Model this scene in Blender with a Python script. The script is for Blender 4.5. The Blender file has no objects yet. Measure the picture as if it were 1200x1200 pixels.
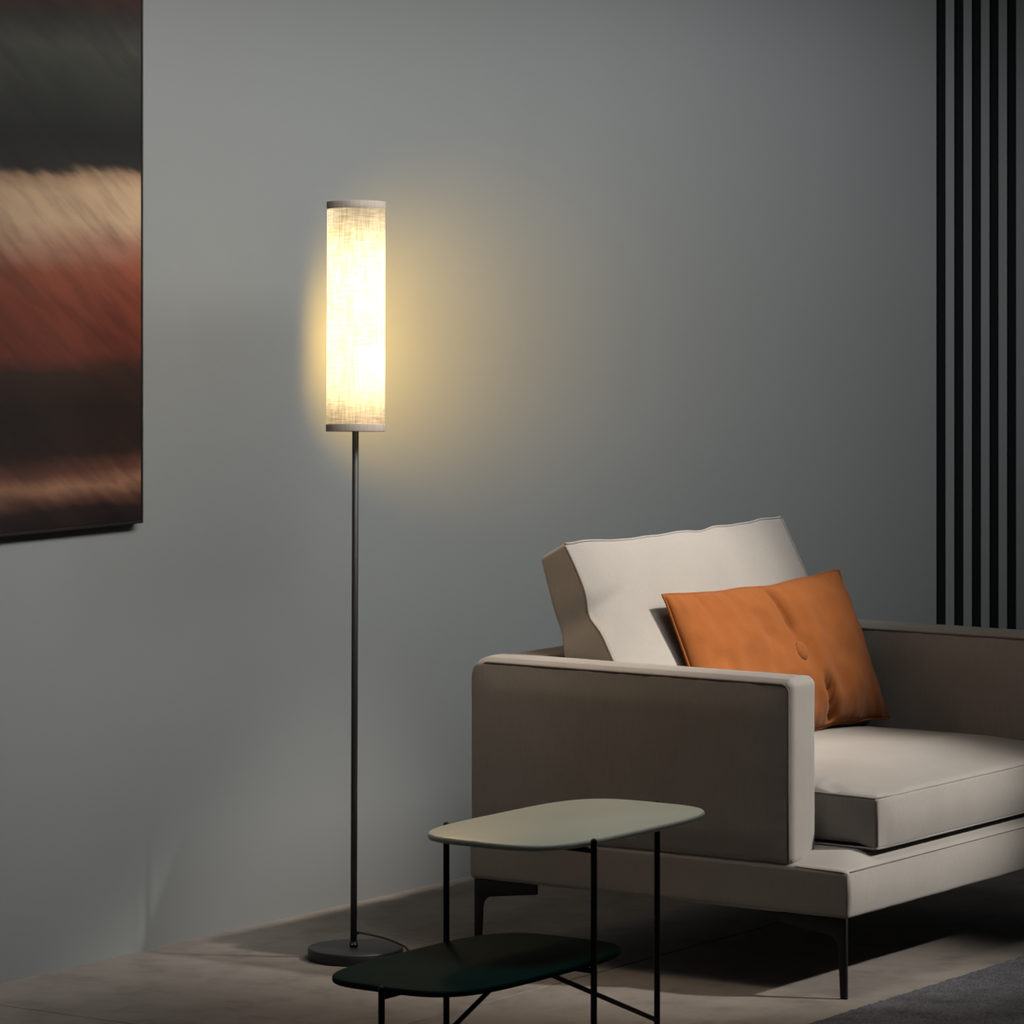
import bpy, bmesh, math, random
from mathutils import Vector, Matrix, noise

random.seed(7)
SC = bpy.context.scene
COL = SC.collection

# ------------------------------------------------------------------ light levels
EN = {'key1': 1150, 'key2': 1050, 'wall_fill': [60] * 6 + [52] * 3 + [46] * 5, 'top_fill': 6, 'glow': 46, 'bulb': 14.5, 'spill': 12, 'world': 0.02}

# ------------------------------------------------------------------ place
F_PX = 5012.0            # focal length in pixels of the 1200 px frame
CAM_H = 1.577
HOR = 228.0              # horizon row
TH = math.atan2(5012, 3441)             # direction of the long wall
R = Vector((math.cos(TH), math.sin(TH), 0))     # along the wall, away to the right
L = Vector((-math.sin(TH), math.cos(TH), 0))    # into the wall
WALL0 = Vector((-0.103, 9.89, 0))
CHAIR0 = Vector((0.656, 8.37, 0))
LAMP0 = Vector((-0.323, 8.83, 0))


def uv(u, v, z=0.0):
    """u along the wall, v out from the wall, world origin below the camera"""
    return R * u - L * v + Vector((0, 0, z))


# ------------------------------------------------------------------ helpers
def tag(o, label=None, cat=None, group=None, kind=None):
    if label: o['label'] = label
    if cat: o['category'] = cat
    if group: o['group'] = group
    if kind: o['kind'] = kind
    return o


def empty(name, loc, rz=0.0):
    o = bpy.data.objects.new(name, None)
    o.empty_display_size = 0.1
    COL.objects.link(o)
    o.location = loc
    o.rotation_euler = (0, 0, rz)
    return o


def obj(name, bm, mat, parent=None, smooth=True):
    bmesh.ops.recalc_face_normals(bm, faces=bm.faces[:])
    me = bpy.data.meshes.new(name)
    bm.to_mesh(me)
    bm.free()
    if smooth:
        for p in me.polygons: p.use_smooth = True
    o = bpy.data.objects.new(name, me)
    COL.objects.link(o)
    if mat: me.materials.append(mat)
    if parent: o.parent = parent
    return o


def axis_pts(a, b, r, m, n):
    """coordinates dense near the rounded ends"""
    out = []
    for k in range(m): out.append(a + r * k / m)
    for k in range(n + 1): out.append(a + r + (b - a - 2 * r) * k / n)
    for k in range(1, m + 1): out.append(b - r + r * k / m)
    return out


def rbox(lo, hi, r, m=4, n=(8, 8, 4), deform=None):
    """rounded box with subdivided faces; deform(p, nrm) -> p"""
    bm = bmesh.new()
    ax = [axis_pts(lo[i], hi[i], r, m, n[i]) for i in range(3)]
    cache = {}

    def vert(i, j, k):
        key = (i, j, k)
        if key in cache: return cache[key]
        p = Vector((ax[0][i], ax[1][j], ax[2][k]))
        q = Vector([min(max(p[a], lo[a] + r), hi[a] - r) for a in range(3)])
        d = p - q
        if d.length > 1e-9:
            # spread the samples evenly over the rounding
            t = Vector([math.copysign(math.tan(abs(c) / r * math.pi / 4), c) for c in d])
            nrm = t.normalized()
            p = q + nrm * r
        else:
            nrm = Vector((0, 0, 1))
        if deform: p = deform(p, nrm)
        cache[key] = bm.verts.new(p)
        return cache[key]

    N = [len(a) - 1 for a in ax]
    for a, b, c in ((0, 1, 2), (1, 2, 0), (2, 0, 1)):
        for e in (0, N[c]):
            for i in range(N[a]):
                for j in range(N[b]):
                    idx = []
                    for (x, y) in ((i, j), (i + 1, j), (i + 1, j + 1), (i, j + 1)):
                        t = [0, 0, 0]
                        t[a], t[b], t[c] = x, y, e
                        idx.append(vert(*t))
                    bm.faces.new(idx)
    return bm


def tube(pts, r, seg=10, closed=False, bm=None, cap_round=False):
    bm = bm or bmesh.new()
    pts = [Vector(p) for p in pts]
    n = len(pts)
    rad = r if isinstance(r, (list, tuple)) else [r] * n
    up = None
    rings = []
    for i, p in enumerate(pts):
        a = pts[i - 1] if (i > 0 or closed) else p
        b = pts[(i + 1) % n] if (i < n - 1 or closed) else p
        t = (b - a).normalized()
        if up is None:
            up = t.orthogonal().normalized()
        up = (up - t * up.dot(t)).normalized()
        s = t.cross(up)
        rings.append([bm.verts.new(p + (up * math.cos(k / seg * math.tau) + s * math.sin(k / seg * math.tau)) * rad[i]) for k in range(seg)])
    m = n if closed else n - 1
    for i in range(m):
        A, B = rings[i], rings[(i + 1) % n]
        for k in range(seg):
            bm.faces.new((A[k], A[(k + 1) % seg], B[(k + 1) % seg], B[k]))
    if not closed:
        bm.faces.new(rings[0][::-1])
        bm.faces.new(rings[-1])
    return bm


def rod(a, b, r, seg=12, bm=None, dome=False):
    a, b = Vector(a), Vector(b)
    d = (b - a).normalized()
    pts, rad = [a, a + d * 0.0008], [r * 0.85, r]
    if dome:
        for k in range(0, 6):
            t = k / 5 * math.pi / 2
            pts.append(b - d * r * (1 - math.sin(t)))
            rad.append(max(r * math.cos(t), r * 0.05))
    else:
        pts += [b - d * 0.0008, b]
        rad += [r, r * 0.85]
    return tube(pts, rad, seg, bm=bm)


def lathe(profile, seg=64, close=True):
    """profile: list of (radius, z)"""
    bm = bmesh.new()
    rings = []
    for (r, z) in profile:
        if r < 1e-6:
            rings.append([bm.verts.new((0, 0, z))])
        else:
            rings.append([bm.verts.new((r * math.cos(k / seg * math.tau), r * math.sin(k / seg * math.tau), z)) for k in range(seg)])
    for A, B in zip(rings[:-1], rings[1:]):
        for k in range(seg):
            k2 = (k + 1) % seg
            if len(A) == 1: bm.faces.new((A[0], B[k], B[k2]))
            elif len(B) == 1: bm.faces.new((A[k], A[k2], B[0]))
            else: bm.faces.new((A[k], A[k2], B[k2], B[k]))
    return bm


def box(lo, hi, bevel=0.0, bm=None, seg=2):
    b = bmesh.new()
    vs = [b.verts.new((x, y, z)) for x in (lo[0], hi[0]) for y in (lo[1], hi[1]) for z in (lo[2], hi[2])]
    for f in ((0, 1, 3, 2), (4, 6, 7, 5), (0, 4, 5, 1), (2, 3, 7, 6), (0, 2, 6, 4), (1, 5, 7, 3)):
        b.faces.new([vs[i] for i in f])
    bmesh.ops.recalc_face_normals(b, faces=b.faces[:])
    if bevel: bmesh.ops.bevel(b, geom=b.edges[:], offset=bevel, segments=seg, affect='EDGES', profile=0.5)
    return b


def prism(outline, axis, a, b, bevel=0.0):
    """extrude a 2D outline; axis 'x' or 'y': the extrusion direction"""
    bm = bmesh.new()
    mk = (lambda p, h: (h, p[0], p[1])) if axis == 'x' else (lambda p, h: (p[0], h, p[1]))
    A = [bm.verts.new(mk(p, a)) for p in outline]
    B = [bm.verts.new(mk(p, b)) for p in outline]
    bm.faces.new(A)
    bm.faces.new(B[::-1])
    n = len(outline)
    for i in range(n): bm.faces.new((A[i], A[(i + 1) % n], B[(i + 1) % n], B[i]))
    bmesh.ops.recalc_face_normals(bm, faces=bm.faces[:])
    if bevel: bmesh.ops.bevel(bm, geom=bm.edges[:], offset=bevel, segments=2, affect='EDGES', profile=0.5)
    return bm


def smoothstep(a, b, x):
    t = min(max((x - a) / (b - a), 0), 1)
    return t * t * (3 - 2 * t)


# ------------------------------------------------------------------ materials
def srgb(r, g, b):
    f = lambda c: (c / 255 / 12.92) if c / 255 <= 0.04045 else ((c / 255 + 0.055) / 1.055) ** 2.4
    return (f(r), f(g), f(b), 1)


class NT:
    def __init__(self, name):
        self.m = bpy.data.materials.new(name)
        self.m.use_nodes = True
        self.t = self.m.node_tree
        self.b = self.t.nodes['Principled BSDF']
        self.out = self.t.nodes['Material Output']

    def n(self, typ, **kw):
        nd = self.t.nodes.new(typ)
        for k, v in kw.items():
            if k in nd.inputs: nd.inputs[k].default_value = v
            else: setattr(nd, k, v)
        return nd

    def l(self, a, b): self.t.links.new(a, b)


def coords(nt, scale=(1, 1, 1)):
    tc = nt.n('ShaderNodeTexCoord')
    mp = nt.n('ShaderNodeMapping')
    mp.inputs['Scale'].default_value = scale
    nt.l(tc.outputs['Object'], mp.inputs['Vector'])
    return mp.outputs['Vector']


def ramp(nt, fac, stops):
    r = nt.n('ShaderNodeValToRGB')
    el = r.color_ramp.elements
    while len(el) < len(stops): el.new(0.5)
    for e, (p, c) in zip(el, stops):
        e.position = p
        e.color = c
    nt.l(fac, r.inputs['Fac'])
    return r.outputs['Color']


def mul(c, k): return (c[0] * k, c[1] * k, c[2] * k, 1)


def mat_fabric(name, col, var=0.12, weave=900, bump=0.25, rough=0.95, sheen=0.15, slub=0.5):
    nt = NT(name)
    v = coords(nt)
    big = nt.n('ShaderNodeTexNoise', Scale=9.0, Detail=3.0)
    nt.l(v, big.inputs['Vector'])
    fine = nt.n('ShaderNodeTexNoise', Scale=float(weave), Detail=2.0)
    nt.l(v, fine.inputs['Vector'])
    vx = coords(nt, (420, 420, 26))
    th1 = nt.n('ShaderNodeTexNoise', Scale=1.0, Detail=2.0)
    nt.l(vx, th1.inputs['Vector'])
    mx = nt.n('ShaderNodeMix', data_type='FLOAT')
    mx.inputs['Factor'].default_value = slub
    nt.l(fine.outputs['Fac'], mx.inputs[2])
    nt.l(th1.outputs['Fac'], mx.inputs[3])
    c1 = ramp(nt, mx.outputs[0], [(0.25, mul(col, 1 - var)), (0.75, mul(col, 1 + var))])
    c2 = ramp(nt, big.outputs['Fac'], [(0.3, (0.93, 0.93, 0.93, 1)), (0.7, (1, 1, 1, 1))])
    m = nt.n('ShaderNodeMix', data_type='RGBA', blend_type='MULTIPLY')
    m.inputs['Factor'].default_value = 1
    nt.l(c1, m.inputs[6]); nt.l(c2, m.inputs[7])
    nt.l(m.outputs[2], nt.b.inputs['Base Color'])
    bp = nt.n('ShaderNodeBump', Strength=bump, Distance=0.0015)
    nt.l(mx.outputs[0], bp.inputs['Height'])
    nt.l(bp.outputs['Normal'], nt.b.inputs['Normal'])
    nt.b.inputs['Roughness'].default_value = rough
    nt.b.inputs['Sheen Weight'].default_value = sheen
    nt.b.inputs['Sheen Roughness'].default_value = 0.5
    nt.b.inputs['Specular IOR Level'].default_value = 0.15
    return nt.m


def mat_plain(name, col, rough=0.5, metal=0.0, spec=0.5, noise_amt=0.04, scale=60.0, bump=0.0):
    nt = NT(name)
    v = coords(nt)
    ns = nt.n('ShaderNodeTexNoise', Scale=scale, Detail=3.0)
    nt.l(v, ns.inputs['Vector'])
    nt.l(ramp(nt, ns.outputs['Fac'], [(0.3, mul(col, 1 - noise_amt)), (0.7, mul(col, 1 + noise_amt))]), nt.b.inputs['Base Color'])
    nt.b.inputs['Roughness'].default_value = rough
    nt.b.inputs['Metallic'].default_value = metal
    nt.b.inputs['Specular IOR Level'].default_value = spec
    if bump:
        bp = nt.n('ShaderNodeBump', Strength=bump, Distance=0.001)
        nt.l(ns.outputs['Fac'], bp.inputs['Height'])
        nt.l(bp.outputs['Normal'], nt.b.inputs['Normal'])
    return nt.m


def mat_wall():
    nt = NT('wall_paint')
    v = coords(nt)
    a = nt.n('ShaderNodeTexNoise', Scale=1.3, Detail=4.0)
    b = nt.n('ShaderNodeTexNoise', Scale=180.0, Detail=2.0)
    nt.l(v, a.inputs['Vector']); nt.l(v, b.inputs['Vector'])
    c = WALL_COL
    nt.l(ramp(nt, a.outputs['Fac'], [(0.3, mul(c, 0.97)), (0.7, mul(c, 1.03))]), nt.b.inputs['Base Color'])
    bp = nt.n('ShaderNodeBump', Strength=0.05, Distance=0.001)
    nt.l(b.outputs['Fac'], bp.inputs['Height'])
    nt.l(bp.outputs['Normal'], nt.b.inputs['Normal'])
    nt.b.inputs['Roughness'].default_value = 0.9
    nt.b.inputs['Specular IOR Level'].default_value = 0.1
    return nt.m


def mat_floor():
    nt = NT('concrete_floor')
    tc = nt.n('ShaderNodeTexCoord')
    a = nt.n('ShaderNodeTexNoise', Scale=2.2, Detail=6.0, Roughness=0.6)
    b = nt.n('ShaderNodeTexNoise', Scale=11.0, Detail=5.0, Roughness=0.65)
    d = nt.n('ShaderNodeTexNoise', Scale=140.0, Detail=2.0)
    for q in (a, b, d): nt.l(tc.outputs['Object'], q.inputs['Vector'])
    c1 = ramp(nt, a.outputs['Fac'], [(0.3, mul(FLOOR_COL, 0.78)), (0.7, mul(FLOOR_COL, 1.15))])
    c2 = ramp(nt, b.outputs['Fac'], [(0.33, (0.74, 0.73, 0.72, 1)), (0.5, (0.97, 0.97, 0.97, 1)), (0.72, (1.06, 1.05, 1.04, 1))])
    m = nt.n('ShaderNodeMix', data_type='RGBA', blend_type='MULTIPLY')
    m.inputs['Factor'].default_value = 1
    nt.l(c1, m.inputs[6]); nt.l(c2, m.inputs[7])
    nt.l(m.outputs[2], nt.b.inputs['Base Color'])
    bp = nt.n('ShaderNodeBump', Strength=0.08, Distance=0.002)
    nt.l(d.outputs['Fac'], bp.inputs['Height'])
    nt.l(bp.outputs['Normal'], nt.b.inputs['Normal'])
    nt.b.inputs['Roughness'].default_value = 0.72
    nt.b.inputs['Specular IOR Level'].default_value = 0.25
    return nt.m


def mat_painting(z0, z1):
    """soft horizontal bands of dark green, cream, rust and brown; local z up, local x along the canvas"""
    nt = NT('painted_canvas')
    tc = nt.n('ShaderNodeTexCoord')
    mp = nt.n('ShaderNodeMapping')
    mp.vector_type = 'TEXTURE'
    mp.inputs['Rotation'].default_value = (0, math.radians(10), 0)
    mp.inputs['Scale'].default_value = (0.6250, 1, 0.1111)
    nt.l(tc.outputs['Object'], mp.inputs['Vector'])
    n1 = nt.n('ShaderNodeTexNoise', Scale=1.6, Detail=5.0, Roughness=0.55)
    nt.l(mp.outputs['Vector'], n1.inputs['Vector'])
    mp2 = nt.n('ShaderNodeMapping')
    mp2.vector_type = 'TEXTURE'
    mp2.inputs['Rotation'].default_value = (0, math.radians(32), 0)
    mp2.inputs['Scale'].default_value = (0.4000, 1, 0.0625)
    nt.l(tc.outputs['Object'], mp2.inputs['Vector'])
    n2 = nt.n('ShaderNodeTexNoise', Scale=1.5, Detail=4.0, Roughness=0.5)
    nt.l(mp2.outputs['Vector'], n2.inputs['Vector'])
    sep = nt.n('ShaderNodeSeparateXYZ')
    nt.l(tc.outputs['Object'], sep.inputs[0])

    def math_(op, a, b):
        q = nt.n('ShaderNodeMath', operation=op)
        for i, s in enumerate((a, b)):
            if isinstance(s, (int, float)): q.inputs[i].default_value = s
            else: nt.l(s, q.inputs[i])
        return q.outputs[0]
    w1 = math_('MULTIPLY', math_('SUBTRACT', n1.outputs['Fac'], 0.5), 0.055)
    w2 = math_('MULTIPLY', math_('SUBTRACT', n2.outputs['Fac'], 0.5), 0.035)
    z = math_('ADD', sep.outputs[2], math_('ADD', w1, w2))
    fac = math_('DIVIDE', math_('SUBTRACT', z, 0.0), z1 - z0)
    H = z1 - z0
    P = lambda zz: (zz - z0) / H
    B = PAINT_GAIN
    cols = [(0.905, (26, 14, 14)), (0.935, (40, 24, 22)), (0.955, (90, 58, 46)), (0.985, (150, 108, 84)), (1.015, (92, 56, 44)), (1.05, (40, 24, 20)), (1.14, (30, 18, 15)),
            (1.215, (46, 25, 20)), (1.255, (98, 42, 29)), (1.34, (112, 50, 34)), (1.42, (128, 66, 46)), (1.475, (150, 108, 88)), (1.525, (182, 152, 122)), (1.585, (178, 148, 118)),
            (1.615, (150, 120, 94)), (1.63, (34, 30, 27)), (1.70, (22, 22, 20)), (1.80, (44, 44, 39)), (1.88, (60, 60, 54)), (1.94, (42, 38, 34)), (1.985, (56, 26, 20)), (2.1, (50, 28, 22))]
    col = ramp(nt, fac, [(min(max(P(a), 0), 1), mul(srgb(*c), B)) for a, c in cols])
    # streaky brush texture
    n3 = nt.n('ShaderNodeTexNoise', Scale=2.2, Detail=4.0, Roughness=0.6)
    mp3 = nt.n('ShaderNodeMapping')
    mp3.vector_type = 'TEXTURE'
    mp3.inputs['Rotation'].default_value = (0, math.radians(36), 0)
    mp3.inputs['Scale'].default_value = (0.6250, 1, 0.1000)
    nt.l(tc.outputs['Object'], mp3.inputs['Vector'])
    nt.l(mp3.outputs['Vector'], n3.inputs['Vector'])
    k = ramp(nt, n3.outputs['Fac'], [(0.3, (0.62, 0.6, 0.6, 1)), (0.55, (1, 1, 1, 1)), (0.75, (1.15, 1.12, 1.1, 1))])
    m = nt.n('ShaderNodeMix', data_type='RGBA', blend_type='MULTIPLY')
    m.inputs['Factor'].default_value = 1
    nt.l(col, m.inputs[6]); nt.l(k, m.inputs[7])
    mr = nt.n('ShaderNodeMapRange')
    mr.inputs[1].default_value = 0.15; mr.inputs[2].default_value = 0.60
    mr.inputs[3].default_value = 0.66; mr.inputs[4].default_value = 1.05
    nt.l(math_('ADD', sep.outputs[0], math_('MULTIPLY', w1, 4.0)), mr.inputs[0])
    m2 = nt.n('ShaderNodeMix', data_type='RGBA', blend_type='MULTIPLY')
    m2.inputs['Factor'].default_value = 1
    nt.l(m.outputs[2], m2.inputs[6]); nt.l(mr.outputs[0], m2.inputs[7])
    nt.l(m2.outputs[2], nt.b.inputs['Base Color'])
    nt.b.inputs['Roughness'].default_value = 0.6
    nt.b.inputs['Specular IOR Level'].default_value = 0.2
    return nt.m


def mat_shade(name, trans):
    """loosely woven linen that lets the lamp light through"""
    nt = NT(name)
    nt.t.nodes.remove(nt.b)
    tc = nt.n('ShaderNodeTexCoord')

    def weave(scale, sc):
        mp = nt.n('ShaderNodeMapping')
        mp.inputs['Scale'].default_value = sc
        nt.l(tc.outputs['Object'], mp.inputs['Vector'])
        q = nt.n('ShaderNodeTexNoise', Scale=scale, Detail=2.0, Roughness=0.6)
        nt.l(mp.outputs['Vector'], q.inputs['Vector'])
        return q.outputs['Fac']
    a = weave(1.0, (260, 260, 18))
    b = weave(1.0, (30, 30, 330))
    c = weave(1.0, (14, 14, 9))
    mx = nt.n('ShaderNodeMath', operation='ADD')
    nt.l(a, mx.inputs[0]); nt.l(b, mx.inputs[1])
    mx2 = nt.n('ShaderNodeMath', operation='MULTIPLY_ADD')
    mx2.inputs[1].default_value = 0.6
    nt.l(c, mx2.inputs[0]); nt.l(mx.outputs[0], mx2.inputs[2])
    tcol = ramp(nt, mx2.outputs[0], [(0.0, (0, 0, 0, 1)), (1.0, (1, 1, 1, 1))])
    mr = nt.n('ShaderNodeMapRange')
    mr.inputs[1].default_value = 0.95; mr.inputs[2].default_value = 1.65
    mr.inputs[3].default_value = 0.45; mr.inputs[4].default_value = 1.25
    nt.l(mx2.outputs[0], mr.inputs[0])
    nt.t.nodes.remove(tcol.node)
    base = nt.n('ShaderNodeMix', data_type='RGBA', blend_type='MULTIPLY')
    base.inputs['Factor'].default_value = 1
    base.inputs[6].default_value = trans
    nt.l(mr.outputs[0], base.inputs[7])
    tr = nt.n('ShaderNodeBsdfTranslucent')
    nt.l(base.outputs[2], tr.inputs['Color'])
    df = nt.n('ShaderNodeBsdfDiffuse')
    df.inputs['Color'].default_value = (0.30, 0.26, 0.22, 1)
    ms = nt.n('ShaderNodeMixShader')
    ms.inputs[0].default_value = 0.6
    nt.l(df.outputs[0], ms.inputs[1]); nt.l(tr.outputs[0], ms.inputs[2])
    nt.l(ms.outputs[0], nt.out.inputs['Surface'])
    return nt.m


def mat_glow(name, col, strength):
    nt = NT(name)
    nt.b.inputs['Base Color'].default_value = (0.9, 0.85, 0.75, 1)
    nt.b.inputs['Emission Color'].default_value = col
    nt.b.inputs['Emission Strength'].default_value = strength
    return nt.m


WALL_COL = (0.165, 0.170, 0.168, 1)
FLOOR_COL = (0.185, 0.162, 0.142, 1)
SOFA_COL = (0.265, 0.245, 0.222, 1)
PAINT_GAIN = 0.64

M_WALL = mat_wall()
M_FLOOR = mat_floor()
M_SOFA = mat_fabric('beige_linen', SOFA_COL)
M_PIPE = mat_fabric('seam_shade_welt', (0.13, 0.11, 0.09, 1))  # darker than the linen: the seam's shadow line is put into this colour
M_ORANGE = mat_fabric('rust_velvet', (0.225, 0.070, 0.0155, 1), var=0.14, weave=500, sheen=0.08, slub=0.3)
M_BLACK = mat_plain('black_metal', (0.005, 0.005, 0.0055, 1), rough=0.5, spec=0.3, noise_amt=0.1)
M_LAMPBLK = mat_plain('matt_black_metal', (0.016, 0.016, 0.016, 1), rough=0.5, noise_amt=0.1, scale=400, bump=0.05)
M_STEEL = mat_plain('steel_screw', (0.8, 0.8, 0.8, 1), rough=0.2, metal=1.0)
M_SAGE = mat_plain('sage_lacquer', (0.50, 0.54, 0.45, 1), rough=0.38, noise_amt=0.02, scale=8)
M_GREEN = mat_plain('dark_green_lacquer', (0.0025, 0.022, 0.019, 1), rough=0.6, spec=0.02, noise_amt=0.05, scale=8)
M_BATTEN = mat_plain('black_batten_paint', (0.006, 0.006, 0.007, 1), rough=0.8, spec=0.1)
M_CORD = mat_plain('black_rubber', (0.012, 0.012, 0.012, 1), rough=0.6)
M_FRAME = mat_plain('dark_frame_wood', (0.009, 0.007, 0.006, 1), rough=0.5, spec=0.2)

# ------------------------------------------------------------------ setting
fl = bmesh.new()
# slabs with thin open joints: joints run along the wall and across it
UJ = [2.0, 3.4, 4.85, 6.296, 9.25, 10.8, 12.3, 13.8]
VJ = [-5.70, -4.765, -3.265, -1.765, -0.265, 1.2]
g = 0.0022
for u0, u1 in zip(UJ[:-1], UJ[1:]):
    for v0, v1 in zip(VJ[:-1], VJ[1:]):
        b = bmesh.new()
        pr = [(u0 + g, v0 + g), (u1 - g, v0 + g), (u1 - g, v1 - g), (u0 + g, v1 - g)]
        lowv = [fl.verts.new((p[0], -p[1], -0.012)) for p in pr]
        e = 0.0015
        pr2 = [(u0 + g + e, v0 + g + e), (u1 - g - e, v0 + g + e), (u1 - g - e, v1 - g - e), (u0 + g + e, v1 - g - e)]
        mid = [fl.verts.new((p[0], -p[1], -e)) for p in pr]
        top = [fl.verts.new((p[0], -p[1], 0.0)) for p in pr2]
        fl.faces.new(top)
        for i in range(4):
            j = (i + 1) % 4
            fl.faces.new((lowv[i], lowv[j], mid[j], mid[i]))
            fl.faces.new((mid[i], mid[j], top[j], top[i]))
        b.free()
q = [fl.verts.new((p[0], -p[1], -0.012)) for p in ((2.0, -5.70), (13.8, -5.70), (13.8, 1.2), (2.0, 1.2))]
fl.faces.new(q)
floor = obj('floor', fl, M_FLOOR, smooth=False)
floor.rotation_euler = (0, 0, TH)
tag(floor, 'warm grey concrete floor in large slabs with thin joints', kind='structure')

wb = box((-4.0, 0.0, -0.02), (5.0, 0.12, 3.1))
wall = obj('wall_back', wb, M_WALL, smooth=False)
wall.location = WALL0
wall.rotation_euler = (0, 0, TH)
tag(wall, 'plain grey painted wall behind lamp and armchair', kind='structure')

# ------------------------------------------------------------------ battens
BATTEN_X = [1104.3, 1125.2, 1145.8, 1166.4, 1187.0]
NAMES = ['first thin black vertical wall batten from the left, nearest the armchair cushion',
         'second thin black vertical batten from the left on the grey wall',
         'middle one of the five black vertical battens on the grey wall',
         'fourth thin black vertical batten from the left on the grey wall',
         'rightmost of the five black vertical battens, closest to the picture edge']


def wall_t(px, off):
    """place along the wall (off = metres in front of it) seen in column px"""
    k = (px - 600) / F_PX
    base = WALL0 - L * off
    return (k * base.y - base.x) / (R.x - k * R.y)


for px, nm in zip(BATTEN_X, NAMES):
    t0, t1 = wall_t(px - 4.0, 0.008), wall_t(px + 4.0, 0.008)
    bm = box((-(t1 - t0) / 2, -0.008, 0.0), ((t1 - t0) / 2, 0.004, 3.1), bevel=0.0008)
    o = obj('wall_batten', bm, M_BATTEN, smooth=False)
    o.location = WALL0 + R * ((t0 + t1) / 2)
    o.rotation_euler = (0, 0, TH)
    tag(o, nm, 'batten', 'black wall battens')

# ------------------------------------------------------------------ painting
OFF = 0.024
tp = wall_t(168.0, OFF)
pw, pz0, pz1 = 1.25, 0.892, 2.35
bmz = 1.577 - (613 - HOR) / F_PX * (WALL0 - L * OFF + R * tp).y
pic = empty('painting', WALL0 + R * (tp - pw / 2) + Vector((0, 0, bmz)), TH)
tag(pic, 'large abstract painting with dark, cream and rust bands on grey wall', 'painting')
FR = 0.006
canvas = obj('canvas', box((-pw / 2 + FR, -OFF + 0.001, FR), (pw / 2 - FR, -0.003, pz1 - bmz - FR), bevel=0.001), mat_painting(bmz, pz1), pic, smooth=False)
for nm_, lo, hi in (('frame_rail', (-pw / 2, -OFF, 0), (pw / 2, 0, FR)),
                    ('frame_rail', (-pw / 2, -OFF, pz1 - bmz - FR), (pw / 2, 0, pz1 - bmz)),
                    ('frame_stile', (-pw / 2, -OFF, FR), (-pw / 2 + FR, 0, pz1 - bmz - FR)),
                    ('frame_stile', (pw / 2 - FR, -OFF, FR), (pw / 2, 0, pz1 - bmz - FR))):
    obj(nm_, box(lo, hi, bevel=0.0008), M_FRAME, pic, smooth=False)

# ------------------------------------------------------------------ armchair
CH = empty('armchair', CHAIR0, TH)
tag(CH, 'wide low beige fabric armchair with block arms on slim black legs', 'armchair')
W, D = 1.14, 0.905
ARM_T, ARM_F, ARM_Z = 0.10, 0.126, 0.617
BASE_Z0, BASE_Z1 = 0.157, 0.252


def wr(p, s=1.0, seed=0.0):
    """soft upholstery unevenness"""
    q = p * 7.0 * s + Vector((seed, seed * 1.7, 0))
    return noise.noise(q) * 0.5 + noise.noise(q * 2.3) * 0.25


def base_deform(p, n):
    if p.z > (BASE_Z0 + BASE_Z1) / 2:
        ex = min(p.x, W - p.x)
        ey = p.y
        k = smoothstep(-0.01, 0.055, ey) * smoothstep(-0.01, 0.10, ex)
        p = p + Vector((0, 0, 0.0245 * k * smoothstep(0.5, 1.0, (p.z - BASE_Z0) / (BASE_Z1 - BASE_Z0))))
    if p.y < 0.03:
        p = p + Vector((0, -0.006 * math.sin(math.pi * min(max((p.z - BASE_Z0) / (BASE_Z1 - BASE_Z0), 0), 1)), 0))
    return p + n * 0.0015 * wr(p, 2.0)


base = obj('seat_base', rbox((0, 0, BASE_Z0), (W, D, BASE_Z1), 0.010, 4, (50, 40, 6), base_deform), M_SOFA, CH)
# stitched welt round the front edge and corner of the base
pts = [(0.004, ARM_F - 0.006, BASE_Z1 - 0.002), (0.0015, 0.012, BASE_Z1 - 0.0035), (0.004, 0.003, BASE_Z1 - 0.006), (0.0012, 0.0012, BASE_Z1 - 0.02), (0.0012, 0.0012, BASE_Z0 + 0.012)]
obj('welt', tube(pts, 0.0016, 8), M_PIPE, base)
obj('welt', tube([(0.012, 0.0005, BASE_Z1 - 0.003), (0.3, -0.001, BASE_Z1 - 0.002), (0.8, -0.001, BASE_Z1 - 0.002), (W - 0.012, 0.0005, BASE_Z1 - 0.003)], 0.0016, 8), M_SOFA, base)


def arm(x0, x1):
    def df(p, n):
        rc = 0.045
        a_, b_ = (p.y - (D - rc)) / rc, (p.z - (ARM_Z - rc)) / rc
        if a_ > 0 and b_ > 0:
            p = Vector((p.x, D - rc + rc * a_ * math.sqrt(1 - b_ * b_ / 2), ARM_Z - rc + rc * b_ * math.sqrt(1 - a_ * a_ / 2)))
        zz = smoothstep(BASE_Z1, BASE_Z1 + 0.06, p.z) * (1 - smoothstep(ARM_Z - 0.07, ARM_Z, p.z))
        yy = smoothstep(ARM_F, ARM_F + 0.08, p.y) * (1 - smoothstep(D - 0.08, D, p.y))
        if n.z > 0.9 and p.z > ARM_Z - 0.01:
            p = p + Vector((0, 0, 0.004 * (1 - ((p.x - (x0 + x1) / 2) / ((x1 - x0) / 2)) ** 2)))
        sgn = -1 if p.x < (x0 + x1) / 2 else 1
        edge = abs(p.x - (x0 + x1) / 2) > (x1 - x0) / 2 - 0.003
        if edge:
            p = p + Vector((sgn * 0.006 * zz * yy, 0, 0))
            # small gathers beside the seams
            dy, dz = p.y - ARM_F, ARM_Z - p.z
            a = math.exp(-max(dy - 0.01, 0) / 0.03) * noise.noise(Vector((3.1, p.z * 70, 0.5)))
            b = math.exp(-max(dz - 0.012, 0) / 0.03) * noise.noise(Vector((p.y * 70, 1.7, 0.2)))
            p = p + Vector((sgn * 0.0016 * (a + b), 0, 0))
        return p + n * 0.001 * wr(p, 1.5, x0)
    return rbox((x0, ARM_F, BASE_Z1 - 0.002), (x1, D, ARM_Z), 0.016, 5, (8, 60, 40), df)


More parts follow.
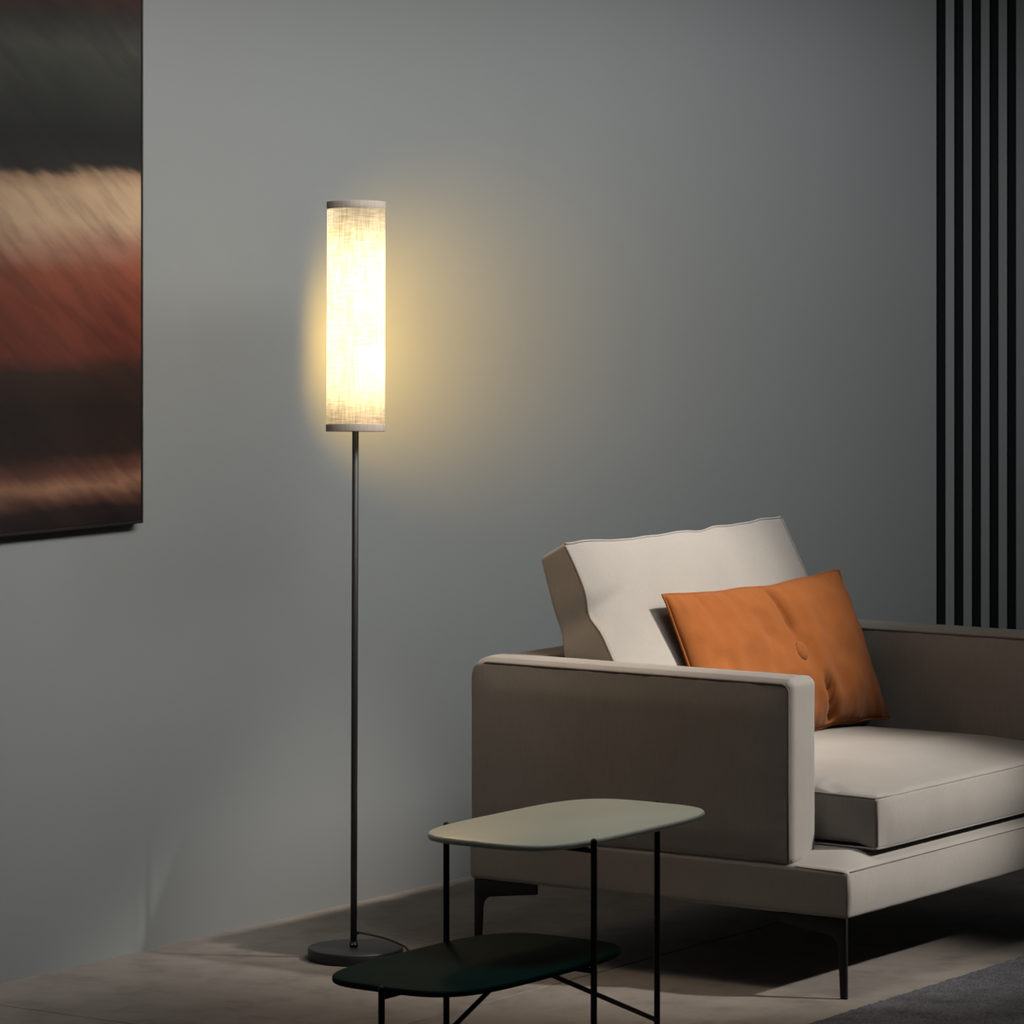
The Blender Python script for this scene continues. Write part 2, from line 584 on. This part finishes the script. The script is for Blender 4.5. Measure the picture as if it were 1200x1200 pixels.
def arm_seam(x, side):
    """welt along the top and the front edge of an arm; side -1 = left face of the arm"""
    c = 0.009
    xx = x + side * -0.0015
    P = []
    P.append((xx, ARM_F + c, BASE_Z1 + 0.004))
    P.append((xx, ARM_F + c, 0.40))
    for k in range(0, 9):
        a = math.pi - k / 8 * math.pi / 2
        P.append((xx, ARM_F + c + 0.016 + 0.016 * math.cos(a), ARM_Z - c - 0.016 + 0.016 * math.sin(a)))
    for k in range(1, 9): P.append((xx, ARM_F + 0.03 + (D - 0.045 - ARM_F - 0.03) * k / 8, ARM_Z - c))
    for k in range(1, 6):
        a = math.pi / 2 - k / 6 * math.pi / 2
        P.append((xx + 0.0008 * k, D - c - 0.043 + 0.040 * math.cos(a), ARM_Z - c - 0.040 + 0.040 * math.sin(a)))
    return tube(P, 0.0026, 8)


aL = obj('armrest', arm(0.0, ARM_T), M_SOFA, CH)
obj('welt', arm_seam(0.0, -1), M_PIPE, aL)
aR = obj('armrest', arm(W - ARM_T, W), M_SOFA, CH)
obj('welt', arm_seam(W - ARM_T, -1), M_PIPE, aR)
obj('backrest', rbox((ARM_T - 0.012, 0.80, BASE_Z1), (W - ARM_T + 0.012, D - 0.002, ARM_Z - 0.004), 0.016, 4, (40, 6, 20), lambda p, n: p + n * 0.001 * wr(p)), M_SOFA, CH)

# seat cushion
SX0, SX1, SY0, SY1, SZ0, SZ1 = ARM_T + 0.027, W - ARM_T - 0.004, 0.004, 0.56, 0.275, 0.3825


def seat_deform(p, n):
    fx = (p.x - SX0) / (SX1 - SX0)
    fy = (p.y - SY0) / (SY1 - SY0)
    h = (p.z - SZ0) / (SZ1 - SZ0)
    crown = (max(0.0, 4 * fx * (1 - fx)) ** 0.55) * (smoothstep(0, 0.40, fy) * 0.9 + 0.1 * smoothstep(0, 0.03, fy))
    if h > 0.5: p = p + Vector((0, 0, 0.040 * crown * smoothstep(0.5, 1, h)))
    if h < 0.5: p = p + Vector((0, 0, 0.012 * (1 - smoothstep(0.0, 0.12, fx)) * (1 - smoothstep(0, .5, h)) * smoothstep(0, 0.1, fy)))
    bel = math.sin(math.pi * min(max(h, 0), 1))
    if fy < 0.06: p = p + Vector((0, -0.010 * bel * smoothstep(0, .06, fx) * (1 - smoothstep(.94, 1, fx)), 0))
    if fx < 0.03:
        a = math.exp(-max(1 - h - .08, 0) / 0.2) * noise.noise(Vector((p.y * 60, 2.2, 0)))
        p = p + Vector((0, 0, 0.0)) + n * 0.001 * a
    if h > 0.8:
        g_ = math.exp(-fx * 14) * noise.noise(Vector((fx * 20, p.y * 55, 4.4)))
        p = p + Vector((0, 0, 0.009 * g_ * smoothstep(0, .02, fx)))
    return p + n * 0.0022 * wr(p, 0.8, 3.0)


seat = obj('seat_cushion', rbox((SX0, SY0, SZ0), (SX1, SY1, SZ1), 0.010, 4, (70, 60, 10), seat_deform), M_SOFA, CH)


def ring(z, ins):
    P = []
    for (x, y) in ((SX0 + ins, SY0 + ins), (SX1 - ins, SY0 + ins), (SX1 - ins, SY1 - ins), (SX0 + ins, SY1 - ins)):
        P.append((x, y, z))
    out = []
    for i in range(4):
        a, b = Vector(P[i]), Vector(P[(i + 1) % 4])
        d = (b - a).normalized()
        for k in range(12):
            out.append(a + d * 0.006 + (b - a - d * 0.012) * (k / 11))
    return out


obj('piping', tube([Vector(seat_deform(p, Vector((0, 0, 1)))) for p in ring(SZ1 - 0.0035, 0.0022)], 0.0024, 8, closed=True), M_SOFA, seat)
obj('piping', tube([p for p in ring(SZ0 + 0.004, 0.0015)], 0.0024, 8, closed=True), M_SOFA, seat)
obj('piping', tube([(SX0 + 0.0022, SY0 + 0.0022, SZ0 + 0.008), (SX0 + 0.0018, SY0 + 0.0012, (SZ0 + SZ1) / 2), (SX0 + 0.0022, SY0 + 0.0022, SZ1 - 0.008)], 0.0022, 8), M_PIPE, seat)

# back cushion, leaning back
LEAN = math.radians(28)
BX0, BX1, BH = ARM_T + 0.010, 0.985, 0.50


def back_local(x, n_, up):
    """x along the chair, n_ thickness towards the back, up the slope -> armchair coordinates"""
    t = 0.738 + up * math.sin(LEAN) + n_ * math.cos(LEAN)
    z = 0.851 + up * math.cos(LEAN) - n_ * math.sin(LEAN)
    return Vector((x, t, z))


def back_deform(p, n):
    fx = (p.x - BX0) / (BX1 - BX0)
    up = p.z                      # 0 top .. -BH bottom
    d = -up
    th = 0.068 + 0.058 * (max(d, 0.0) / 0.30) ** 0.7
    yy = p.y / 0.1                # 0 front .. 1 back
    e = (max(0.0, 4 * fx * (1 - fx)) ** 0.9)
    fz = min(d / BH, 1.0)
    ez = max(0.0, 4 * fz * (1 - fz)) ** 0.6
    front = -0.026 * e * ez
    back = th + 0.020 * e * ez
    y = front + (back - front) * yy
    # pinch half way down the side seams
    pin = math.exp(-((d - 0.155) / 0.034) ** 2)
    ed = math.exp(-fx / 0.045)
    y += 0.020 * pin * ed * (1 - smoothstep(0.0, 0.9, yy))
    y += 0.008 * (1 - smoothstep(0.0, 0.6, yy)) * math.exp(-((d - 0.155 + 0.25 * fx) / 0.02) ** 2) * smoothstep(0, .02, fx) * (1 - smoothstep(.08, .17, fx))
    x = p.x + (0.009 * pin + 0.005 * math.sin(d * 19)) * (1 if fx < 0.02 else 0)
    # top edge: slightly sagging between raised corners with small puckers
    uo = up
    if d < 0.05:
        k = 1 - d / 0.05
        uo += k * (0.010 * (1 - e) - 0.004 + 0.006 * noise.noise(Vector((p.x * 14, 0.3, 7.7))))
    w = 0.0035 * wr(Vector((p.x, y, up)), 0.9, 9.0)
    return back_local(x, y - w * (1 - 2 * yy), uo)


backc = obj('back_cushion', rbox((BX0, 0, -BH), (BX1, 0.1, 0.0), 0.009, 4, (60, 8, 46), back_deform), M_SOFA, CH)
for fx_, nm2 in ((BX0 + 0.0015, 0), (BX1 - 0.0015, 1)):
    P = [back_deform(Vector((fx_, 0.0012, -d)), Vector((0, 0, 0))) for d in [0.006 + 0.012 * k for k in range(41)]]
    obj('piping', tube(P, 0.0026, 8), M_SOFA if nm2 else M_SOFA, backc)
P = [back_deform(Vector((BX0 + 0.003 + (BX1 - BX0 - 0.006) * k / 60, 0.0012, -0.0015)), Vector((0, 0, 0))) for k in range(61)]
obj('piping', tube(P, 0.0024, 8), M_SOFA, backc)


# legs: a slim blade with a bracket arm under the frame
def leg_outline():
    return [(0.0, 0.0), (0.014, 0.0), (0.017, 0.060), (0.019, 0.100), (0.023, 0.113), (0.034, 0.1225), (0.155, 0.1375), (0.155, 0.157), (0.0, 0.157)]


LEGZ = BASE_Z0 / 0.157


def leg(x, y, along, sx=1, sy=1):
    o = leg_outline()
    if along == 'y':     # bracket runs front to back
        bm = prism([(y + sy * a, z * LEGZ) for a, z in o], 'x', x, x + 0.008, bevel=0.0012)
    else:                # bracket runs side to side
        bm = prism([(x + sx * a, z * LEGZ) for a, z in o], 'y', y, y + 0.008, bevel=0.0012)
    return bm


obj('leg', leg(0.003, D - 0.012, 'y', sy=-1), M_BLACK, CH)
obj('leg', leg(W - 0.011, D - 0.012, 'y', sy=-1), M_BLACK, CH)
obj('leg', leg(0.003, 0.004, 'y', sy=1), M_BLACK, CH)
obj('leg', leg(W - 0.011, 0.004, 'y', sy=1), M_BLACK, CH)

# ------------------------------------------------------------------ throw pillow
# corners in armchair coordinates (TL, TR, BR, BL)
cTL, cTR, cBR, cBL = Vector((0.285, 0.615, 0.742)), Vector((0.985, 0.600, 0.735)), Vector((1.008, 0.466, 0.424)), Vector((0.305, 0.490, 0.414))
pc = (cTL + cTR + cBR + cBL) / 4
PW = ((cTR - cTL).length + (cBR - cBL).length) / 2
PH = ((cTR - cBR).length + (cTL - cBL).length) / 2
ux = ((cTR - cTL) + (cBR - cBL)).normalized()
uz = ((cTL - cBL) + (cTR - cBR)).normalized()
un = uz.cross(ux).normalized()           # towards the back
uz = ux.cross(un).normalized()
rotm = Matrix((ux, un, uz)).transposed().to_4x4()
pil_w = Matrix.Translation(CHAIR0) @ Matrix.Rotation(TH, 4, 'Z') @ Matrix.Translation(pc) @ rotm
PIL = empty('throw_pillow', (0, 0, 0))
PIL.matrix_world = pil_w
tag(PIL, 'rust orange lumbar pillow with centre button leaning in beige armchair', 'pillow')


def pillow_pt(a, b, side):
    """a, b in -1..1"""
    ea, eb = 1 - abs(a) ** 2.2, 1 - abs(b) ** 2.2
    prof = max(ea, 0) ** 0.5 * max(eb, 0) ** 0.55
    T = (0.066 if side < 0 else 0.026) * prof
    # tuft: crease from the top edge down to the button, fold below it
    if side < 0:
        cx = 0.015 + 0.02 * b
        crease = math.exp(-((a - cx) / 0.035) ** 2)
        T -= 0.034 * crease * smoothstep(0.02, 0.45, b) * prof ** .3 * (1 - 0.6 * smoothstep(.8, 1, b))
        T -= 0.034 * math.exp(-((a - 0.13 - 0.16 * -b) / 0.03) ** 2) * smoothstep(0.25, 0.6, -b) * (1 - smoothstep(0.9, 1.0, -b)) * 0.9
        T -= 0.012 * math.exp(-((a - cx) ** 2 * (PW / PH) ** 2 + (b - 0.0) ** 2) / 0.05)
        T += 0.010 * (noise.noise(Vector((a * 4.5, b * 2.2, 1.3))) + 0.5 * noise.noise(Vector((a * 11, b * 5, 5.3)))) * prof ** .5
        # fans of gathers at the edges
        T += 0.006 * noise.noise(Vector((a * 26, 3.3, b * 2))) * smoothstep(0.55, 0.95, abs(b)) * (1 - smoothstep(.96, 1.0, abs(b)))
    # outline pulled in between the corners
    x = a * PW / 2 * (1 - 0.030 * (1 - b * b))
    z = b * PH / 2 * (1 - 0.07 * (1 - a * a)) + (0.010 * noise.noise(Vector((a * 3, b, 2.0))))
    return Vector((x, side * max(T, 0.0), z))


def pillow_mesh():
    bm = bmesh.new()
    na, nb = 90, 48
    P = lambda k, n: math.sin((k / n * 2 - 1) * math.pi / 2) * 0.6 + (k / n * 2 - 1) * 0.4
    sheets = []
    rim = {}
    for side in (-1, 1):
        grid = []
        for i in range(na + 1):
            row = []
            for j in range(nb + 1):
                edge = i in (0, na) or j in (0, nb)
                if edge and (i, j) in rim: row.append(rim[(i, j)])
                else:
                    v = bm.verts.new(pillow_pt(P(i, na), P(j, nb), side))
                    if edge: rim[(i, j)] = v
                    row.append(v)
            grid.append(row)
        for i in range(na):
            for j in range(nb):
                bm.faces.new((grid[i][j], grid[i + 1][j], grid[i + 1][j + 1], grid[i][j + 1]))
    return bm


cover = obj('pillow_cover', pillow_mesh(), M_ORANGE, PIL)
rp = []
for k in range(40): rp.append((-1 + 2 * k / 40, -1))
for k in range(20): rp.append((1, -1 + 2 * k / 20))
for k in range(40): rp.append((1 - 2 * k / 40, 1))
for k in range(20): rp.append((-1, 1 - 2 * k / 20))
obj('piping', tube([pillow_pt(a, b, -1) for a, b in rp], 0.0028, 8, closed=True), M_ORANGE, PIL)
bt = lathe([(0, 0.007), (0.006, 0.0066), (0.012, 0.0045), (0.0145, 0.001), (0.0135, -0.003), (0, -0.004)], 32)
button = obj('button', bt, M_ORANGE, PIL)
bp_ = pillow_pt(0.012, -0.02, -1)
button.location = (bp_.x, bp_.y - 0.004, bp_.z)
button.scale = (1.5, 1.5, 1.3)
button.rotation_euler = (math.radians(90), 0, 0)

# ------------------------------------------------------------------ coffee table
TU, TV = 6.2455, -4.272
TB = empty('coffee_table', uv(TU, TV), TH)
tag(TB, 'two-level coffee table, sage upper top, dark green lower top, black rod legs', 'coffee table')
HA, HB, EXPN = 0.2925, 0.1635, 3.85


def table_top(cx, cy, z):
    th = 0.0115
    prof = [(-0.006, -th), (-0.0025, -th + 0.0006), (-0.0008, -th + 0.0022), (0, -th / 2), (-0.0006, -0.0025), (-0.002, -0.0007), (-0.0045, 0)]
    n = 160
    bm = bmesh.new()
    rings = []
    for (off, zz) in prof:
        ring_ = []
        for k in range(n):
            t = k / n * math.tau
            c, s = math.cos(t), math.sin(t)
            x = (HA + off) * math.copysign(abs(c) ** (2 / EXPN), c)
            y = (HB + off) * math.copysign(abs(s) ** (2 / EXPN), s)
            ring_.append(bm.verts.new((cx + x, cy + y, z + zz)))
        rings.append(ring_)
    for A, B in zip(rings[:-1], rings[1:]):
        for k in range(n): bm.faces.new((A[k], A[(k + 1) % n], B[(k + 1) % n], B[k]))
    bm.faces.new(rings[0][::-1])
    bm.faces.new(rings[-1])
    return bm


ZU, ZL, LR = 0.45, 0.24, 0.0058
UC, LC = 6.402 - TU, 6.121 - TU       # centres of the two tops along the wall direction
yF, yB = -(HB + LR - 0.002), (HB + LR - 0.002)
t_up = obj('tabletop', table_top(UC, 0, ZU), M_SAGE, TB)
t_up['label'] = 'sage green upper tabletop'
t_lo = obj('tabletop', table_top(LC, 0, ZL), M_GREEN, TB)
t_lo['label'] = 'dark green lower tabletop'
for o in (t_up, t_lo):
    md = o.modifiers.new('edge', 'EDGE_SPLIT')
    md.split_angle = math.radians(50)
xF = 6.231 - TU
xB = 6.258 - TU
xR = UC + HA + LR - 0.002
xL = LC - HA - LR + 0.002
obj('leg', rod((xF, yF, 0), (xF, yF, ZU + 0.004), LR, 16, dome=True), M_BLACK, TB)
obj('leg', rod((xB, yB, 0), (xB, yB, ZU + 0.002), LR, 16, dome=True), M_BLACK, TB)
obj('leg', rod((xR, 0, 0), (xR, 0, ZU + 0.002), LR, 16, dome=True), M_BLACK, TB)
obj('leg', rod((xL, -0.006, 0), (xL, -0.006, ZL + 0.002), LR, 16, dome=True), M_BLACK, TB)
for z, xe in ((ZU, xR), (ZL, xL)):
    zz = z - 0.0115 - 0.006
    obj('rail', rod((xF, yF, zz), (xB, yB, zz), 0.005, 12), M_BLACK, TB)
    obj('rail', rod((xe, 0 if xe > 0 else -0.006, zz), ((xF + xB) / 2, 0, zz), 0.005, 12), M_BLACK, TB)
zc = ZL - 0.0115 - 0.010
obj('brace', rod((xR, 0, 0.044), ((xF + xB) / 2 + 0.006, 0, zc), 0.0045, 12), M_BLACK, TB)
obj('brace', rod((xL, -0.006, 0.052), ((xF + xB) / 2 - 0.006, 0, zc), 0.0045, 12), M_BLACK, TB)

# ------------------------------------------------------------------ floor lamp
LP = empty('floor_lamp', LAMP0)
tag(LP, 'lit floor lamp with tall linen cylinder shade on thin black pole', 'floor lamp')
BR, BT = 0.0985, 0.024
obj('lamp_base', lathe([(0, 0), (BR - 0.002, 0), (BR, 0.002), (BR, BT - 0.003), (BR - 0.001, BT - 0.001), (BR - 0.004, BT), (0, BT)], 96), M_LAMPBLK, LP).modifiers.new('edge', 'EDGE_SPLIT').split_angle = math.radians(60)
PXO = -0.004
SHADE_Z, SHADE_H, SHADE_R = 1.325, 0.474, 0.0602
POLE_T = 1.325 - SHADE_H / 2 + 0.012
pole = obj('pole', rod((PXO, 0, BT), (0.0, 0, POLE_T + 0.02), 0.0068, 24), M_LAMPBLK, LP)
collar = obj('collar', lathe([(0.0068, 0.0), (0.0085, 0.0), (0.0085, 0.010), (0.0068, 0.011)], 32), M_LAMPBLK, LP)
collar.location = (PXO, 0, BT)
for dx in (-0.0028, 0.0028):
    s = obj('screw', lathe([(0, 0.0018), (0.0012, 0.0015), (0.0016, 0.0004), (0.0016, -0.001), (0, -0.001)], 16), M_STEEL, LP)
    s.location = (PXO + dx, -math.sqrt(0.0085 ** 2 - dx ** 2), BT + 0.006)
    s.rotation_euler = (math.radians(90), 0, math.atan2(dx, 0.0085) * 1.0)
gm = obj('grommet', lathe([(0.0018, 0), (0.0034, 0.001), (0.0036, 0.004), (0.0028, 0.006), (0.0018, 0.0065)], 20), M_CORD, LP)
gm.location = (PXO + 0.0062, 0, 0.053)
gm.rotation_euler = (0, math.radians(90), 0)
cpts = []
for k in range(31):
    t = k / 30
    cpts.append((PXO + 0.009 + 0.098 * t, -0.001 - 0.012 * t * t, 0.0540 - 0.017 * t - 0.011 * t ** 3))
x0, y0, z0 = cpts[-1]
for k in range(1, 40):
    t = k / 39
    cpts.append((x0 + 0.34 * t, y0 - 0.03 * math.sin(t * 4.2) + 0.02 * t, 0.0028 + (z0 - 0.0028) * max(0.0, 1 - t * 9) ** 2))
obj('cord', tube(cpts, 0.0022, 10), M_CORD, LP)

SH = empty('lamp_shade', (0.0008, 0, SHADE_Z))
SH.parent = LP
SH.rotation_euler = (math.radians(-4.0), 0, 0)
SH['label'] = 'glowing linen cylinder shade'
M_SHADE = mat_shade('linen_shade', (1.0, 0.93, 0.78, 1))
M_BAND = mat_fabric('linen_band', (0.36, 0.31, 0.27, 1), var=0.3, weave=1500, bump=0.3)
h2 = SHADE_H / 2
obj('shade_fabric', lathe([(SHADE_R, -h2 + 0.004), (SHADE_R, -h2 + 0.1), (SHADE_R, 0), (SHADE_R, h2 - 0.1), (SHADE_R, h2 - 0.004)], 96), M_SHADE, SH)
for zc_ in (-h2 + 0.0075, h2 - 0.0075):
    obj('trim_band', lathe([(SHADE_R - 0.0008, -0.0075), (SHADE_R + 0.0009, -0.0075), (SHADE_R + 0.0011, -0.0065), (SHADE_R + 0.0011, 0.0065), (SHADE_R + 0.0009, 0.0075), (SHADE_R - 0.0008, 0.0075), (SHADE_R - 0.0008, -0.0075)], 96), M_BAND, SH).location = (0, 0, zc_)
# spider that carries the shade, and the lamp tube
sp = bmesh.new()
for k in range(3):
    a = k / 3 * math.tau + 0.4
    tube([(0, 0, -h2 + 0.03), (math.cos(a) * (SHADE_R - 0.0012), math.sin(a) * (SHADE_R - 0.0012), -h2 + 0.013)], 0.0012, 6, bm=sp)
obj('spider', sp, M_LAMPBLK, SH)
M_BULB = mat_glow('warm_tube', (1.0, 0.78, 0.46, 1), EN['bulb'])
bulb = obj('bulb', lathe([(0, -0.175), (0.012, -0.172), (0.016, -0.16), (0.016, 0.16), (0.012, 0.172), (0, 0.175)], 32), M_BULB, SH)

# ------------------------------------------------------------------ rug
RU0, RU1, RV0, RV1 = 6.86, 9.2, -4.112, -2.4
rb = bmesh.new()
nu, nv = 230, 170
top = []
for i in range(nu + 1):
    row = []
    for j in range(nv + 1):
        u, v = RU0 + (RU1 - RU0) * i / nu, RV0 + (RV1 - RV0) * (j / nv) ** 1.3
        e = min(u - RU0, RU1 - u, v - RV0, RV1 - v)
        h = 0.014 * min(1.0, 0.35 + e / 0.012)
        h += 0.0022 * (noise.noise(Vector((u * 60, v * 60, 0))) + 0.8 * noise.noise(Vector((u * 140, v * 140, 3))))
        if j == 0: v += 0.0035 * noise.noise(Vector((u * 55, 0.4, 0.9))) + 0.003 * noise.noise(Vector((u * 14, 0.1, 2.9)))
        row.append(rb.verts.new((u, -v, max(h, 0.002))))
    top.append(row)
for i in range(nu):
    for j in range(nv):
        rb.faces.new((top[i][j], top[i + 1][j], top[i + 1][j + 1], top[i][j + 1]))
rim = [top[i][0] for i in range(nu + 1)] + [top[nu][j] for j in range(1, nv + 1)] + [top[i][nv] for i in range(nu - 1, -1, -1)] + [top[0][j] for j in range(nv - 1, 0, -1)]
low = [rb.verts.new((v.co.x, v.co.y, 0.0005)) for v in rim]
for k in range(len(rim)):
    rb.faces.new((rim[k], rim[(k + 1) % len(rim)], low[(k + 1) % len(rim)], low[k]))
nt = NT('charcoal_pile')
v_ = coords(nt)
na_ = nt.n('ShaderNodeTexNoise', Scale=9.0, Detail=5.0, Roughness=0.7)
nb_ = nt.n('ShaderNodeTexNoise', Scale=260.0, Detail=3.0)
nt.l(v_, na_.inputs['Vector']); nt.l(v_, nb_.inputs['Vector'])
RUG = (0.085, 0.085, 0.092, 1)
c1 = ramp(nt, na_.outputs['Fac'], [(0.3, mul(RUG, 0.6)), (0.7, mul(RUG, 1.35))])
c2 = ramp(nt, nb_.outputs['Fac'], [(0.3, (0.5, 0.5, 0.5, 1)), (0.7, (1.4, 1.4, 1.4, 1))])
m_ = nt.n('ShaderNodeMix', data_type='RGBA', blend_type='MULTIPLY')
m_.inputs['Factor'].default_value = 1
nt.l(c1, m_.inputs[6]); nt.l(c2, m_.inputs[7])
nt.l(m_.outputs[2], nt.b.inputs['Base Color'])
nt.b.inputs['Roughness'].default_value = 1.0
nt.b.inputs['Specular IOR Level'].default_value = 0.05
bq = nt.n('ShaderNodeBump', Strength=0.6, Distance=0.004)
nt.l(nb_.outputs['Fac'], bq.inputs['Height'])
nt.l(bq.outputs['Normal'], nt.b.inputs['Normal'])
rug = obj('rug', rb, nt.m)
rug.rotation_euler = (0, 0, TH)
tag(rug, 'dark grey pile rug on concrete floor in front of armchair', 'rug')

# ------------------------------------------------------------------ lights
def lamp(name, typ, loc, energy, col, target=None, **kw):
    d = bpy.data.lights.new(name, typ)
    d.energy = energy
    d.color = col
    for k, v in kw.items(): setattr(d, k, v)
    o = bpy.data.objects.new(name, d)
    COL.objects.link(o)
    o.location = loc
    if target is not None:
        o.rotation_euler = (Vector(target) - Vector(loc)).to_track_quat('-Z', 'Y').to_euler()
    return o


# spot from high up on the right, in front of the armchair
KEYDIR = Vector((0.961 * 0.813, -0.275 * 0.813, 0.582))
lamp('key_spot', 'SPOT', CHAIR0 + R * 0.25 + L * 0.5 + Vector((0, 0, 0.25)) + KEYDIR * 5.0, EN['key1'], (1.0, 0.96, 0.90), CHAIR0 + R * 0.26 + L * 0.08 + Vector((0, 0, 0.40)), spot_size=math.radians(15.5), spot_blend=0.85, shadow_soft_size=0.08)
# second spot, higher up, added to brighten the back cushion and arm tops
EL2 = math.radians(53)
T2 = CHAIR0 + R * 0.45 + L * 0.58 + Vector((0, 0, 0.70))
lamp('key_spot', 'SPOT', T2 + Vector((0.961 * math.cos(EL2), -0.275 * math.cos(EL2), math.sin(EL2))) * 4.0, EN['key2'], (1.0, 0.915, 0.82), T2, spot_size=math.radians(17), spot_blend=1.0, shadow_soft_size=0.08)
# unseen spots added in a row for even wall light, 2.5 m in front of the wall
FILL_DIST = 2.5
for k in range(14):
    t = -3.0 + 0.36 * k
    p = WALL0 + R * t - L * FILL_DIST + Vector((0, 0, 2.9))
    th = math.radians(57)
    tgt = p + L * math.sin(th) - Vector((0, 0, math.cos(th)))
    o = lamp('wall_fill_spot', 'SPOT', p, EN['wall_fill'][k], (1.0, 0.985, 0.94) if k < 8 else (0.97, 1.0, 1.01), tgt, spot_size=math.radians(46), spot_blend=0.6, shadow_soft_size=0.40)
    o.scale = (2.4, 1, 1)
# soft unseen area light, added overhead to brighten floor and table
a = lamp('overhead_fill', 'AREA', uv(6.9, -3.9, 3.0), EN['top_fill'], (1.0, 0.95, 0.9), uv(6.9, -3.95, 0), shape='RECTANGLE', size=1.8)
a.data.size_y = 1.0
a.data.spread = math.radians(80)

# spots added just behind the shade to make its halo on the wall
WARM = (1.0, 0.62, 0.12)
ga = math.radians(60)
gd = L * math.cos(ga) + R * math.sin(ga)
for k in range(5):
    z = SHADE_Z - 0.16 + 0.08 * k
    p = LAMP0 + gd * (SHADE_R + 0.004) + Vector((0, 0, z))
    lamp('halo_spot', 'SPOT', p, EN['glow'], WARM, p + gd, spot_size=math.radians(48), spot_blend=1.0, shadow_soft_size=0.02)

# extra spot added beside the shade to warm the armchair and table
gd = (CHAIR0 + Vector((-0.25, -0.2, 0.35)) - LAMP0 - Vector((0, 0, SHADE_Z)))
gh = Vector((gd.x, gd.y, 0)).normalized()
p = LAMP0 + gh * (SHADE_R + 0.012) + Vector((0, 0, SHADE_Z - 0.05))
lamp('warm_fill_spot', 'SPOT', p, EN['spill'], (1.0, 0.60, 0.26), p + gd, spot_size=math.radians(130), spot_blend=1.0, shadow_soft_size=0.05)

w = bpy.data.worlds.new('World')
SC.world = w
w.use_nodes = True
w.node_tree.nodes['Background'].inputs[0].default_value = (0.75, 0.85, 1.0, 1)
w.node_tree.nodes['Background'].inputs[1].default_value = EN['world']

# ------------------------------------------------------------------ camera
cd = bpy.data.cameras.new('camera')
cam = bpy.data.objects.new('camera', cd)
COL.objects.link(cam)
cam.location = (0, 0, CAM_H)
cam.rotation_euler = (math.radians(90), 0, 0)
cd.sensor_width = 36
cd.sensor_fit = 'HORIZONTAL'
cd.lens = 36 * F_PX / 1200
cd.shift_x = 0
cd.shift_y = -(600 - HOR) / 1200
cd.clip_end = 100
SC.camera = cam

SC.view_settings.view_transform = 'Standard'
SC.view_settings.look = 'None'
SC.view_settings.exposure = 0
SC.view_settings.gamma = 1
SC.view_settings.use_curve_mapping = False
